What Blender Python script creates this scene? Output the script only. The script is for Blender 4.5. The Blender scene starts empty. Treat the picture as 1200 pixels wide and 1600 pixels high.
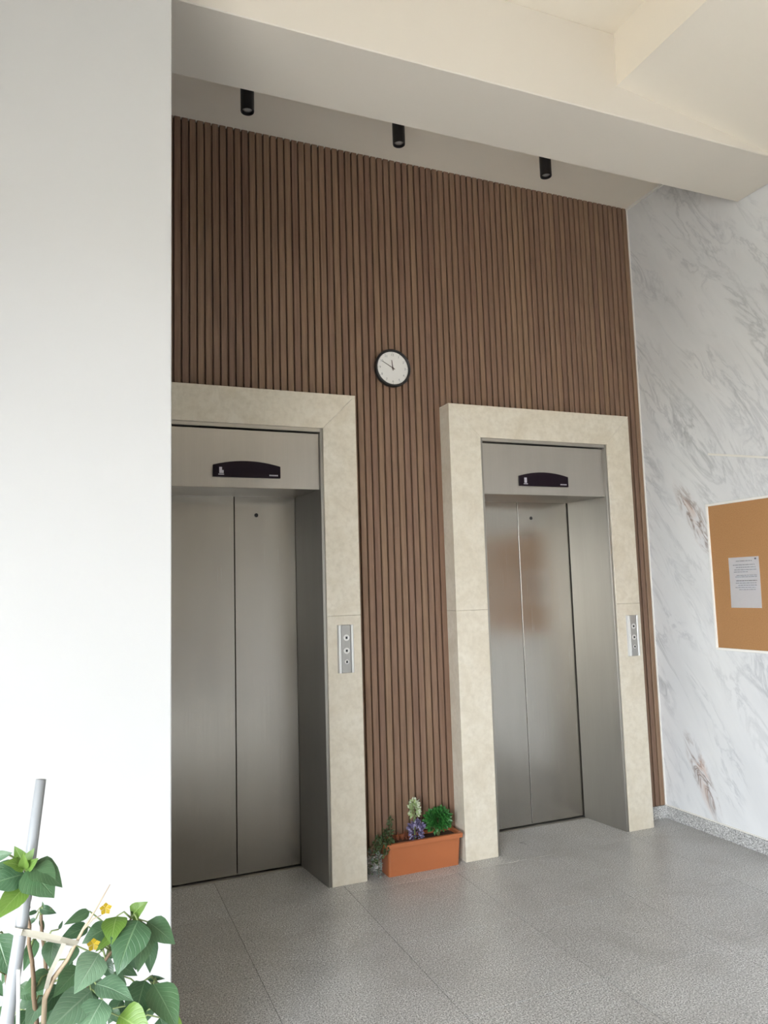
import bpy, bmesh, math, random
from mathutils import Vector, Matrix
random.seed(7)
S = bpy.context.scene
C = S.collection
PI = math.pi

# ------------------------------------------------------------------ camera
FPX = 1167.65
H = 1.5
ROT = ((0.92510963, -0.37856368, -0.02935496), (-0.01242151, -0.107443, 0.99413365), (0.37949687, 0.91931798, 0.10409888))
cam_d = bpy.data.cameras.new('camera')
cam = bpy.data.objects.new('camera', cam_d)
C.objects.link(cam)
cam_d.sensor_fit = 'VERTICAL'
cam_d.sensor_height = 36.0
cam_d.lens = 36.0 * FPX / 1600.0
cam_d.clip_start = 0.02
r, u, f = (Vector(v) for v in ROT)
cam.matrix_world = Matrix(((r.x, u.x, -f.x, 0), (r.y, u.y, -f.y, 0), (r.z, u.z, -f.z, H), (0, 0, 0, 1)))
S.camera = cam


def at(px, py, y):
    """point of the photograph's ray (px, py) at depth y in the room"""
    d = r * ((px - 600) / FPX) - u * ((py - 800) / FPX) + f
    return Vector((0, 0, H)) + d * (y / d.y)


# ------------------------------------------------------------------ sky, exposure
W = bpy.data.worlds.new('sky')
S.world = W
W.use_nodes = True
bg = W.node_tree.nodes['Background']
bg.inputs[0].default_value = (0.89, 0.945, 1.0, 1)
bg.inputs[1].default_value = 27.5
S.view_settings.view_transform = 'Standard'
S.view_settings.look = 'None'
S.view_settings.gamma = 1
S.view_settings.exposure = 0.08
S.view_settings.use_curve_mapping = False
S.cycles.max_bounces = 10
S.cycles.diffuse_bounces = 7
S.cycles.use_denoising = True
S.cycles.sample_clamp_indirect = 8


def portal(name, loc, rot, sx, sy):
    d = bpy.data.lights.new(name, 'AREA')
    d.shape = 'RECTANGLE'
    d.size = sx
    d.size_y = sy
    d.cycles.is_portal = True
    o = bpy.data.objects.new(name, d)
    o.location = loc
    o.rotation_euler = rot
    C.objects.link(o)


# room numbers (metres)
XL, XR = -1.6, 3.518
YF_, YW = -5.6, 3.924          # front wall (behind the camera), face of the slats
ZC = 4.093
FR = 3.806                     # face of the stone surrounds
YD = 4.180                     # lift doors
PIER_X, PIER_Y0, PIER_Y1 = 0.261, 2.30, 2.58
NOOK_X = -0.20                # the slats end here; unseen passage behind the pier, added to swallow light
PASS_X = -3.2
WIN_L = (-3.0, 0.70, 0.0, 2.5)     # opening in the left wall: y0, y1, z0, z1
portal('window_left_offscreen', (XL - 0.12, (WIN_L[0] + WIN_L[1]) / 2, (WIN_L[2] + WIN_L[3]) / 2), (0, -PI / 2, 0), WIN_L[3] - WIN_L[2], WIN_L[1] - WIN_L[0])


# ------------------------------------------------------------------ materials
class NT:
    def __init__(self, name):
        self.m = bpy.data.materials.new(name)
        self.m.use_nodes = True
        self.t = self.m.node_tree
        self.n = self.t.nodes
        self.b = self.n['Principled BSDF']

    def node(self, kind, **kw):
        x = self.n.new(kind)
        for k, v in kw.items():
            if k.startswith('i_'):
                key = k[2:]
                x.inputs[int(key) if key.isdigit() else key.replace('_', ' ')].default_value = v
            else:
                setattr(x, k, v)
        return x

    def link(self, a, b):
        self.t.links.new(a, b)

    def ramp(self, src, stops):
        x = self.n.new('ShaderNodeValToRGB')
        e = x.color_ramp.elements
        while len(e) < len(stops):
            e.new(0.5)
        for k, (p, c) in enumerate(stops):
            e[k].position = p
            e[k].color = c if len(c) == 4 else (*c, 1)
        self.link(src, x.inputs[0])
        return x.outputs[0]

    def mix(self, fac, a, b, mode='MIX'):
        x = self.n.new('ShaderNodeMix')
        x.data_type = 'RGBA'
        x.blend_type = mode
        for s, i in ((fac, 0), (a, 6), (b, 7)):
            if hasattr(s, 'links'):
                self.link(s, x.inputs[i])
            else:
                x.inputs[i].default_value = s if i == 0 else ((*s, 1) if len(s) == 3 else s)
        return x.outputs[2]

    def math(self, op, a, b=None, clamp=False):
        x = self.n.new('ShaderNodeMath')
        x.operation = op
        x.use_clamp = clamp
        for i, s in ((0, a), (1, b)):
            if s is None:
                continue
            if hasattr(s, 'links'):
                self.link(s, x.inputs[i])
            else:
                x.inputs[i].default_value = s
        return x.outputs[0]

    def coords(self, kind='Object', scale=(1, 1, 1), rot=(0, 0, 0), loc=(0, 0, 0)):
        if kind == 'Position':
            o = self.n.new('ShaderNodeNewGeometry').outputs['Position']
        else:
            o = self.n.new('ShaderNodeTexCoord').outputs[kind]
        m = self.n.new('ShaderNodeMapping')
        m.inputs['Scale'].default_value = scale
        m.inputs['Rotation'].default_value = rot
        m.inputs['Location'].default_value = loc
        self.link(o, m.inputs[0])
        return m.outputs[0]

    def noise(self, vec, scale, detail=2, rough=0.5, dist=0.0):
        x = self.node('ShaderNodeTexNoise')
        x.inputs['Scale'].default_value = scale
        x.inputs['Detail'].default_value = detail
        x.inputs['Roughness'].default_value = rough
        x.inputs['Distortion'].default_value = dist
        self.link(vec, x.inputs['Vector'])
        return x.outputs[0]

    def bump(self, h, strength, dist=0.002):
        x = self.node('ShaderNodeBump')
        x.inputs['Strength'].default_value = strength
        x.inputs['Distance'].default_value = dist
        self.link(h, x.inputs['Height'])
        self.link(x.outputs[0], self.b.inputs['Normal'])

    def col(self, s):
        if hasattr(s, 'links'):
            self.link(s, self.b.inputs['Base Color'])
        else:
            self.b.inputs['Base Color'].default_value = (*s, 1)

    def set(self, **kw):
        for k, v in kw.items():
            self.b.inputs[k.replace('_', ' ')].default_value = v
        return self


def plain(name, c, rough=0.5, **kw):
    t = NT(name)
    v = t.noise(t.coords('Position'), 60, 3)
    t.col(t.mix(t.math('MULTIPLY', v, 0.22), c, tuple(x * 0.8 for x in c)))
    t.set(Roughness=rough, **kw)
    return t.m


def paint(name, c, rough=0.55):
    t = NT(name)
    p = t.coords('Position')
    big = t.noise(p, 1.3, 3)
    t.col(t.mix(t.ramp(big, [(0.35, (0, 0, 0)), (0.75, (0.5, 0.5, 0.5))]), c, tuple(x * 0.93 for x in c)))
    t.set(Roughness=rough)
    t.bump(t.noise(p, 220, 2), 0.05, 0.001)
    return t.m


def granite(name, rough0, rough1):
    t = NT(name)
    p = t.coords('Position')
    fine = t.noise(p, 165, 3, 0.8)
    mid = t.noise(p, 60, 2, 0.6)
    c = t.ramp(fine, [(0.38, (0.06, 0.06, 0.06)), (0.45, (0.36, 0.36, 0.355)), (0.54, (0.60, 0.60, 0.59)), (0.60, (0.92, 0.92, 0.91))])
    c = t.mix(t.ramp(mid, [(0.42, (0, 0, 0)), (0.62, (0.3, 0.3, 0.3))]), c, (0.33, 0.325, 0.32))
    dirt = t.noise(p, 2.6, 5, 0.65, 0.8)
    c = t.mix(t.ramp(dirt, [(0.46, (0, 0, 0)), (0.72, (0.36, 0.36, 0.36))]), c, (0.24, 0.23, 0.21))
    oi = t.node('ShaderNodeObjectInfo')
    c = t.mix(t.math('MULTIPLY', oi.outputs['Random'], 0.16), c, (0.25, 0.25, 0.25))
    t.col(c)
    rr = t.math('ADD', t.math('MULTIPLY', t.noise(p, 6, 4), rough1 - rough0), rough0)
    t.link(rr, t.b.inputs['Roughness'])
    t.set(**{'Specular IOR Level': 0.5})
    t.bump(fine, 0.05, 0.0006)
    return t.m


def marble():
    t = NT('marble_sheet')
    # veins run down towards the room: rotate in the wall's own plane, then stretch along the vein
    p = t.coords('Position', rot=(math.radians(33), 0, 0))
    ps = t.node('ShaderNodeMapping')
    ps.inputs['Scale'].default_value = (1, 2.3, 0.62)
    t.link(p, ps.inputs[0])
    v = ps.outputs[0]
    base = t.mix(t.ramp(t.noise(v, 1.6, 4, 0.6), [(0.35, (0, 0, 0)), (0.7, (1, 1, 1))]), (0.76, 0.77, 0.78), (0.67, 0.682, 0.695))

    def ridge(scale, dist, width, detail=6):
        n = t.noise(v, scale, detail, 0.62, dist)
        a = t.math('ABSOLUTE', t.math('SUBTRACT', n, 0.5))
        return t.ramp(a, [(0.0, (1, 1, 1)), (width * 0.35, (0.55, 0.55, 0.55)), (width, (0, 0, 0))])
    mask1 = t.ramp(t.noise(v, 1.15, 3, 0.5), [(0.44, (0, 0, 0)), (0.62, (1, 1, 1))])
    mask2 = t.ramp(t.noise(v, 2.1, 3, 0.5, 0.5), [(0.46, (0, 0, 0)), (0.6, (1, 1, 1))])
    v1 = t.math('MULTIPLY', ridge(1.5, 1.2, 0.040), mask1)
    v2 = t.math('MULTIPLY', ridge(3.3, 0.9, 0.05), mask2)
    c = t.mix(t.math('MULTIPLY', v1, 0.62), base, (0.30, 0.32, 0.34))
    c = t.mix(t.math('MULTIPLY', v2, 0.42), c, (0.36, 0.38, 0.41))

    # two rusty clusters
    pos = t.n.new('ShaderNodeNewGeometry').outputs['Position']

    def blob(cy, cz, ry, rz, tilt):
        m = t.node('ShaderNodeMapping')
        m.vector_type = 'TEXTURE'
        m.inputs['Location'].default_value = (XR, cy, cz)
        m.inputs['Rotation'].default_value = (math.radians(tilt), 0, 0)
        m.inputs['Scale'].default_value = (1, ry, rz)
        t.link(pos, m.inputs[0])
        d = t.node('ShaderNodeVectorMath', operation='LENGTH')
        t.link(m.outputs[0], d.inputs[0])
        return t.ramp(d.outputs[1], [(0.45, (1, 1, 1)), (1.0, (0, 0, 0))])
    cl = t.math('MAXIMUM', blob(3.50, 1.87, 0.085, 0.33, -31), blob(3.60, 0.32, 0.075, 0.30, -25))
    fine = t.math('MULTIPLY', ridge(5.0, 1.5, 0.07, 4), cl)
    c = t.mix(t.math('MULTIPLY', cl, 0.25), c, (0.62, 0.60, 0.63))
    c = t.mix(t.math('MULTIPLY', fine, 0.85), c, (0.20, 0.13, 0.10))
    halo = t.math('MULTIPLY', t.ramp(t.noise(v, 5, 3, 0.5, 1), [(0.52, (0, 0, 0)), (0.64, (1, 1, 1))]), cl)
    c = t.mix(t.math('MULTIPLY', halo, 0.55), c, (0.60, 0.42, 0.33))
    t.col(c)
    t.set(Roughness=0.22)
    return t.m


def stone():
    t = NT('beige_stone')
    p = t.coords('Position')
    a = t.noise(p, 7, 6, 0.65, 0.7)
    b = t.noise(p, 38, 4, 0.6)
    c = t.ramp(a, [(0.3, (0.60, 0.535, 0.42)), (0.5, (0.67, 0.61, 0.50)), (0.72, (0.72, 0.67, 0.57))])
    c = t.mix(t.ramp(b, [(0.42, (0, 0, 0)), (0.7, (0.45, 0.45, 0.45))]), c, (0.52, 0.46, 0.36))
    oi = t.node('ShaderNodeObjectInfo')
    c = t.mix(t.math('MULTIPLY', oi.outputs['Random'], 0.18), c, (0.58, 0.56, 0.48))
    t.col(c)
    t.set(Roughness=0.33)
    return t.m


def steel(name, c, rough=0.3, lines=True):
    t = NT(name)
    p = t.coords('Position', scale=(420, 420, 2.2))
    n = t.noise(p, 1.0, 3, 0.6)
    big = t.noise(t.coords('Position', scale=(9, 9, 1.4)), 1.0, 4, 0.6)
    c2 = t.mix(t.math('MULTIPLY', n, 0.3), c, tuple(x * 0.72 for x in c))
    t.col(t.mix(t.ramp(big, [(0.4, (0, 0, 0)), (0.75, (0.3, 0.3, 0.3))]), c2, tuple(x * 0.75 for x in c)))
    t.set(Metallic=1.0, Anisotropic=0.75)
    tn = t.node('ShaderNodeTangent', direction_type='RADIAL', axis='Z')
    t.link(tn.outputs[0], t.b.inputs['Tangent'])
    t.set(**{'Anisotropic Rotation': 0.0})
    t.link(t.math('ADD', t.math('MULTIPLY', n, 0.10), rough), t.b.inputs['Roughness'])
    t.bump(n, 0.04, 0.0005)
    return t.m


def wood():
    t = NT('slat_wood')
    p = t.coords('Position', scale=(90, 90, 3))
    g = t.noise(p, 1.0, 5, 0.6, 0.3)
    c = t.ramp(g, [(0.3, (0.172, 0.099, 0.060)), (0.55, (0.230, 0.139, 0.088)), (0.75, (0.275, 0.172, 0.112))])
    oi = t.node('ShaderNodeObjectInfo')
    hs = t.node('ShaderNodeHueSaturation')
    t.link(t.math('ADD', t.math('MULTIPLY', oi.outputs['Random'], 0.22), 0.89), hs.inputs['Value'])
    t.link(t.math('ADD', t.math('MULTIPLY', oi.outputs['Random'], 0.012), 0.494), hs.inputs['Hue'])
    t.link(c, hs.inputs['Color'])
    t.col(hs.outputs[0])
    t.set(Roughness=0.48)
    t.bump(g, 0.08, 0.001)
    return t.m


def leaf_mat(name, c0, c1, vein, trans=0.25, rough=0.38):
    t = NT(name)
    uv = t.n.new('ShaderNodeTexCoord').outputs['UV']
    sx = t.node('ShaderNodeSeparateXYZ')
    t.link(uv, sx.inputs[0])
    side = t.math('ABSOLUTE', t.math('SUBTRACT', sx.outputs[1], 0.5))
    ph = t.math('SUBTRACT', t.math('MULTIPLY', sx.outputs[0], 9.0), t.math('MULTIPLY', side, 6.0))
    w = t.math('ABSOLUTE', t.math('SUBTRACT', t.math('FRACT', ph), 0.5))
    lat = t.ramp(w, [(0.0, (0.8, 0.8, 0.8)), (0.12, (0, 0, 0))])
    mid = t.ramp(side, [(0.0, (1, 1, 1)), (0.035, (0, 0, 0))])
    ve = t.math('MAXIMUM', t.math('MULTIPLY', lat, 0.45), mid)
    oi = t.node('ShaderNodeObjectInfo')
    c = t.mix(oi.outputs['Random'], c0, c1)
    blotch = t.noise(t.coords('Object'), 30, 3)
    c = t.mix(t.math('MULTIPLY', blotch, 0.25), c, tuple(x * 0.6 for x in c0))
    c = t.mix(t.math('MULTIPLY', ve, 0.6), c, vein)
    t.col(c)
    t.set(Roughness=rough)
    tr = t.node('ShaderNodeBsdfTranslucent')
    t.link(c, tr.inputs[0])
    mx = t.node('ShaderNodeMixShader')
    mx.inputs[0].default_value = trans
    t.link(t.b.outputs[0], mx.inputs[1])
    t.link(tr.outputs[0], mx.inputs[2])
    t.link(mx.outputs[0], t.n['Material Output'].inputs[0])
    t.bump(ve, 0.4, 0.002)
    return t.m


def cork():
    t = NT('cork')
    p = t.coords('Position')
    n = t.noise(p, 260, 3, 0.7)
    c = t.ramp(n, [(0.3, (0.30, 0.145, 0.055)), (0.5, (0.43, 0.22, 0.088)), (0.7, (0.50, 0.275, 0.12))])
    t.col(t.mix(t.math('MULTIPLY', t.noise(p, 3, 3), 0.3), c, (0.36, 0.19, 0.08)))
    t.set(Roughness=0.85)
    t.bump(n, 0.25, 0.001)
    return t.m


M = dict(
    plaster=paint('plaster', (0.36, 0.33, 0.29), 0.6),
    white=paint('white_wall_paint', (0.475, 0.475, 0.47), 0.42),
    cream=paint('cream_ceiling_paint', (0.80, 0.74, 0.64), 0.6),
    soffit=paint('warm_white_paint', (0.71, 0.66, 0.585), 0.6),
    floor=granite('granite_floor', 0.22, 0.42),
    skirting=granite('granite_skirting', 0.3, 0.4),
    grout=plain('grout', (0.13, 0.13, 0.128), 0.9),
    marble=marble(), stone=stone(), wood=wood(), cork=cork(),
    arris=plain('stone_joint', (0.80, 0.76, 0.66), 0.5),
    steel=steel('brushed_steel', (0.43, 0.405, 0.365), 0.20),
    steel_jamb=steel('brushed_steel_jamb', (0.36, 0.34, 0.305), 0.42),
    steel_lite=steel('steel_lintel', (0.47, 0.44, 0.40), 0.32),
    chrome=plain('satin_steel', (0.78, 0.78, 0.76), 0.42, Metallic=0.7),
    plate=plain('call_plate_steel', (0.42, 0.41, 0.39), 0.38, Metallic=0.9),
    display=plain('smoked_display', (0.010, 0.004, 0.009), 0.4, **{'Specular IOR Level': 0.15}),
    mark=plain('pale_print', (0.55, 0.52, 0.58), 0.5),
    black=plain('black_powder_coat', (0.010, 0.010, 0.011), 0.42),
    black_gloss=plain('black_plastic', (0.012, 0.012, 0.013), 0.3),
    lens=plain('lamp_lens', (0.35, 0.34, 0.32), 0.25),
    dial=plain('clock_dial', (0.80, 0.79, 0.76), 0.4),
    grey_print=plain('grey_print', (0.30, 0.30, 0.30), 0.6),
    hand_red=plain('clock_hand', (0.05, 0.016, 0.013), 0.5),
    alu=plain('white_aluminium', (0.92, 0.90, 0.86), 0.35),
    paper=plain('paper', (0.93, 0.95, 1.0), 0.6),
    ink=plain('ink', (0.33, 0.36, 0.42), 0.8),
    ink_dark=plain('ink_dark', (0.08, 0.08, 0.10), 0.8),
    trimw=plain('white_sealant', (0.80, 0.78, 0.73), 0.5),
    terra=plain('terracotta_plastic', (0.42, 0.135, 0.050), 0.42),
    soil=plain('soil', (0.075, 0.042, 0.028), 0.95),
    stake=plain('grey_plastic_pipe', (0.24, 0.25, 0.26), 0.35),
    stake2=plain('white_plastic_rod', (0.74, 0.76, 0.76), 0.4),
    ribbon=plain('pale_cloth', (0.58, 0.55, 0.46), 0.8),
    stem=plain('brown_stem', (0.17, 0.115, 0.07), 0.7),
    stem_g=plain('green_stem', (0.17, 0.22, 0.08), 0.6),
    twig=plain('dry_twig', (0.36, 0.28, 0.19), 0.8),
    leaf=leaf_mat('pepper_leaf', (0.045, 0.105, 0.048), (0.080, 0.165, 0.072), (0.18, 0.28, 0.15)),
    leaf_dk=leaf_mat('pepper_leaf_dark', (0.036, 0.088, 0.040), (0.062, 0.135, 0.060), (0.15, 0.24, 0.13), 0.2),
    leaf_pale=leaf_mat('pepper_leaf_pale', (0.105, 0.195, 0.11), (0.16, 0.265, 0.165), (0.32, 0.42, 0.30), 0.2, 0.3),
    leaf_lime=leaf_mat('pepper_leaf_young', (0.10, 0.195, 0.030), (0.15, 0.255, 0.045), (0.26, 0.36, 0.12), 0.35),
    yellow=plain('yellow_petal', (0.62, 0.45, 0.02), 0.5),
    fol_g=plain('bush_leaf', (0.035, 0.16, 0.03), 0.45),
    fol_d=plain('trailing_leaf', (0.055, 0.085, 0.028), 0.5),
    fol_grey=plain('trailing_leaf_grey', (0.20, 0.23, 0.19), 0.5),
    fol_lime=plain('pale_flower_head', (0.42, 0.52, 0.25), 0.5),
    fol_lime2=plain('white_flower_head', (0.62, 0.66, 0.50), 0.5),
    fol_p=plain('purple_leaf', (0.16, 0.135, 0.25), 0.5),
    fol_p2=plain('lilac_leaf', (0.40, 0.36, 0.52), 0.5),
    terra_pot=plain('dark_pot', (0.22, 0.16, 0.12), 0.6),
    frame_dk=plain('window_frame_grey', (0.25, 0.25, 0.25), 0.4),
    paving=plain('outdoor_paving', (0.50, 0.46, 0.40), 0.8),
)


# ------------------------------------------------------------------ mesh helpers
def obj(name, bm, mat, parent=None, smooth=False):
    bmesh.ops.recalc_face_normals(bm, faces=bm.faces[:])
    me = bpy.data.meshes.new(name)
    bm.to_mesh(me)
    bm.free()
    if smooth:
        for p in me.polygons:
            p.use_smooth = True
    me.materials.append(M[mat] if isinstance(mat, str) else mat)
    o = bpy.data.objects.new(name, me)
    C.objects.link(o)
    if parent:
        o.parent = parent
        o.matrix_parent_inverse = Matrix.Translation(-world_loc(parent))
    return o


def world_loc(o):
    v = o.location.copy()
    while o.parent:
        # children made here have identity transforms, only Empties are moved
        o = o.parent
        v = v if v.length else o.location.copy()
    return v


def thing(name, label, cat, loc=(0, 0, 0), group=None):
    o = bpy.data.objects.new(name, None)
    o.empty_display_size = 0.05
    C.objects.link(o)
    o.location = loc
    return tag(o, label, cat, group)


def tag(o, label, cat, group=None):
    o['label'] = label
    o['category'] = cat
    if group:
        o['group'] = group
    return o


def struct(name, bm, mat, label=None):
    o = obj(name, bm, mat)
    o['kind'] = 'structure'
    if label:
        o['label'] = label
    return o


def child(name, bm, mat, parent, smooth=False, label=None):
    """a part whose mesh is given in room coordinates"""
    o = obj(name, bm, mat, None, smooth)
    o.parent = parent
    base = Vector((0, 0, 0))
    q = parent
    while q:
        base += q.location
        q = q.parent
    o.matrix_parent_inverse = Matrix.Identity(4)
    o.location = -base
    if label:
        o['label'] = label
    return o


def add_box(bm, x0, x1, y0, y1, z0, z1, bevel=0.0):
    t = bmesh.new()
    vs = [t.verts.new((x, y, z)) for x in (x0, x1) for y in (y0, y1) for z in (z0, z1)]
    for q in ((0, 1, 3, 2), (4, 6, 7, 5), (0, 4, 5, 1), (2, 3, 7, 6), (0, 2, 6, 4), (1, 5, 7, 3)):
        t.faces.new([vs[i] for i in q])
    bmesh.ops.recalc_face_normals(t, faces=t.faces[:])
    if bevel:
        bmesh.ops.bevel(t, geom=t.edges[:], offset=bevel, segments=1, affect='EDGES')
    join(bm, t)
    return bm


def join(bm, t):
    me = bpy.data.meshes.new('tmp')
    t.to_mesh(me)
    t.free()
    bm.from_mesh(me)
    bpy.data.meshes.remove(me)


def box(*a, **k):
    return add_box(bmesh.new(), *a, **k)


def prism(pts, axis, a, b, bevel=0.0):
    """polygon pts extruded along axis (0 x, 1 y, 2 z) from a to b"""
    bm = bmesh.new()

    def v(p, h):
        return {0: (h, p[0], p[1]), 1: (p[0], h, p[1]), 2: (p[0], p[1], h)}[axis]
    lo = [bm.verts.new(v(p, a)) for p in pts]
    hi = [bm.verts.new(v(p, b)) for p in pts]
    n = len(pts)
    bm.faces.new(lo)
    bm.faces.new(hi[::-1])
    for i in range(n):
        bm.faces.new((lo[i], lo[(i + 1) % n], hi[(i + 1) % n], hi[i]))
    bmesh.ops.recalc_face_normals(bm, faces=bm.faces[:])
    if bevel:
        bmesh.ops.bevel(bm, geom=bm.edges[:], offset=bevel, segments=1, affect='EDGES')
    return bm


def lathe(bm, prof, n, center, axis=2):
    """prof: (radius, height) along the axis through center"""
    rings = []
    for rad, h in prof:
        ring = []
        for k in range(n):
            a = 2 * PI * k / n
            c, s = rad * math.cos(a), rad * math.sin(a)
            p = (c, s, h) if axis == 2 else (c, h, s)
            ring.append(bm.verts.new(Vector(center) + Vector(p)))
        rings.append(ring)
    for i in range(len(rings) - 1):
        for k in range(n):
            bm.faces.new((rings[i][k], rings[i][(k + 1) % n], rings[i + 1][(k + 1) % n], rings[i + 1][k]))
    if prof[0][0] > 1e-6:
        bm.faces.new(rings[0][::-1])
    if prof[-1][0] > 1e-6:
        bm.faces.new(rings[-1])
    return bm


def tube(bm, pts, rads, n=7):
    pts = [Vector(p) for p in pts]
    if not hasattr(rads, '__len__'):
        rads = [rads] * len(pts)
    rings = []
    ref = Vector((0.3, 0.8, 0.1))
    for i, p in enumerate(pts):
        d = (pts[min(i + 1, len(pts) - 1)] - pts[max(i - 1, 0)]).normalized()
        a = d.cross(ref)
        if a.length < 1e-3:
            a = d.cross(Vector((1, 0, 0)))
        a.normalize()
        b = d.cross(a)
        rings.append([bm.verts.new(p + (a * math.cos(2 * PI * k / n) + b * math.sin(2 * PI * k / n)) * rads[i]) for k in range(n)])
    for i in range(len(rings) - 1):
        for k in range(n):
            bm.faces.new((rings[i][k], rings[i][(k + 1) % n], rings[i + 1][(k + 1) % n], rings[i + 1][k]))
    bm.faces.new(rings[0][::-1])
    bm.faces.new(rings[-1])
    return bm


def text_mesh(body, size, depth=0.0006):
    cu = bpy.data.curves.new('txt', 'FONT')
    cu.body = body
    cu.size = size
    cu.align_x = 'CENTER'
    cu.align_y = 'CENTER'
    cu.extrude = depth
    o = bpy.data.objects.new('txt', cu)
    C.objects.link(o)
    me = bpy.data.meshes.new_from_object(o.evaluated_get(bpy.context.evaluated_depsgraph_get()))
    bpy.data.objects.remove(o)
    bpy.data.curves.remove(cu)
    return me


# ------------------------------------------------------------------ the room
# floor: grout bed with granite tiles
floor = struct('floor', add_box(box(XL, XR, YF_, YD + 0.2, -0.12, -0.0012), PASS_X, XL, PIER_Y0, YD + 0.2, -0.12, -0.0012), 'grout', 'grey speckled granite tile floor')
PITCH, JOINT = 0.6, 0.0022
tx0, ty0 = 1.887, 3.100
tile_cache = {}
for i in range(-9, 5):
    for j in range(-15, 3):
        x0, x1 = tx0 + PITCH * i + JOINT / 2, tx0 + PITCH * (i + 1) - JOINT / 2
        y0, y1 = ty0 + PITCH * j + JOINT / 2, ty0 + PITCH * (j + 1) - JOINT / 2
        x0, x1 = max(x0, XL if j < -1 else PASS_X), min(x1, XR)
        y0, y1 = max(y0, YF_), min(y1, YD + 0.2)
        if x1 - x0 < 0.02 or y1 - y0 < 0.02:
            continue
        key = (round(x1 - x0, 4), round(y1 - y0, 4))
        dz = random.uniform(-0.0004, 0.0)
        if key not in tile_cache:
            o = obj('floor_tile', box(0, key[0], 0, key[1], -0.02, 0.0, bevel=0.0005), 'floor')
            tile_cache[key] = o
        else:
            o = tile_cache[key].copy()
            C.objects.link(o)
        o.parent = floor
        o.location = (x0, y0, dz)

struct('ceiling', box(PASS_X - 0.1, XR + 0.1, YF_, 4.4, ZC, ZC + 0.2), 'cream', 'cream painted ceiling')
# beams
struct('beam_main', box(PASS_X, XR, 2.604, 3.013, 3.676, ZC, bevel=0.004), 'soffit', 'wide painted ceiling beam in front of the slatted wall')
struct('beam_sloped', prism([(2.325, ZC), (2.325, 3.829), (XR, 3.664), (XR, ZC)], 1, YF_, 2.604), 'cream', 'ceiling drop with a gently sloping underside by the marble wall')
# right wall with its skirting, sealant lines
struct('wall_right', box(XR, XR + 0.15, YF_, 4.4, -0.12, ZC), 'marble', 'white marble wall with grey and rust veins')
b = box(XR - 0.013, XR, YF_, YW, 0.0, 0.078, bevel=0.002)
struct('baseboard_right', b, 'skirting', 'grey granite skirting along the marble wall')
struct('trim_1', box(XR - 0.006, XR, YF_, YW, 0.078, 0.0835), 'trimw', 'white sealant line above the granite skirting')
struct('trim_2', box(XR - 0.012, XR, 3.013, YW + 0.002, ZC - 0.014, ZC), 'trimw', 'pale cornice strip between recess ceiling and marble wall')
struct('trim_3', box(XR - 0.007, XR, YW - 0.004, YW + 0.02, 0.078, ZC - 0.01), 'trimw', 'pale corner strip between slats and marble wall')
# pier and nook on the left
struct('wall_left', box(PASS_X, PIER_X, PIER_Y0, PIER_Y1, -0.12, ZC, bevel=0.003), 'white', 'white painted wall pier at the side of the lift lobby')
struct('wall_nook', box(PASS_X - 0.12, PASS_X, PIER_Y0, 4.4, -0.12, ZC), 'plaster', 'end wall of the added unseen passage behind the pier')
# wall with the big window beside the pier
bm = bmesh.new()
y0, y1, z0, z1 = WIN_L
add_box(bm, XL - 0.12, XL, YF_, y0, -0.12, ZC)
add_box(bm, XL - 0.12, XL, y1, PIER_Y1, -0.12, ZC)
add_box(bm, XL - 0.12, XL, y0, y1, z1, ZC)
struct('wall_side', bm, 'plaster', 'wall with wide window opening')
struct('wall_front', box(XL - 0.12, XR + 0.15, YF_ - 0.12, YF_, -0.12, ZC), 'plaster', 'plain wall facing the elevators')
bm = bmesh.new()
for yy in (WIN_L[0] + 0.03, -1.8, -0.5, WIN_L[1] - 0.03):
    add_box(bm, XL - 0.09, XL - 0.03, yy - 0.03, yy + 0.03, 0, WIN_L[3])
for zz in (0.03, 2.0, WIN_L[3] - 0.03):
    add_box(bm, XL - 0.085, XL - 0.035, WIN_L[0], WIN_L[1], zz - 0.03, zz + 0.03)
struct('window_1', bm, 'frame_dk', 'grey window frame')
bm = bmesh.new()
add_box(bm, -40, 40, -40, 40, -0.3, -0.15)
struct('ground', bm, 'paving', 'outdoor paving')

# lift wall: backing with the two lift openings, slats in front
E1 = dict(ol=0.109, il=0.300, ir=1.227, orr=1.418, seam=0.815)
E2 = dict(ol=1.998, il=2.203, ir=3.124, orr=3.307, seam=2.672)
FT, FI = 2.578, 2.384          # outer / inner height of the surrounds
bm = bmesh.new()
WB0, WB1 = YW + 0.024, 4.4
for xa, xb in ((PASS_X, E1['il']), (E1['ir'], E2['il']), (E2['ir'], XR)):
    add_box(bm, xa, xb, WB0, WB1, -0.12, ZC)
for e in (E1, E2):
    add_box(bm, e['il'], e['ir'], WB0, WB1, FI, ZC)
struct('wall_sky_block', box(PASS_X, XR + 0.15, 4.36, 4.5, -0.12, ZC), 'plaster', 'unseen wall added behind the elevators to keep sky light out')  # unseen wall added behind the lift doors to block the sky
wall_back = struct('wall_back', bm, 'wood', 'lift wall clad in vertical brown wood slats')
SP, SW = 0.0408, 0.0325
slat_cache = {}
x = XR - 0.008 - SW
while x > NOOK_X:
    xa, xb = x, x + SW
    z0 = 0.080
    for e in (E1, E2):
        if xb > e['ol'] + 0.004 and xa < e['orr'] - 0.004:
            z0 = FT - 0.02
    if z0 not in slat_cache:
        bm = bmesh.new()
        t = 0.026
        pr = [(0, t), (0, 0.0025), (0.0022, 0), (SW - 0.0022, 0), (SW, 0.0025), (SW, t)]
        o = obj('slat', prism(pr, 2, 0, ZC - z0 - 0.001), 'wood')
        slat_cache[z0] = o
    else:
        o = slat_cache[z0].copy()
        C.objects.link(o)
    o.parent = wall_back
    o.location = (x, YW, z0)
    x -= SP
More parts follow.
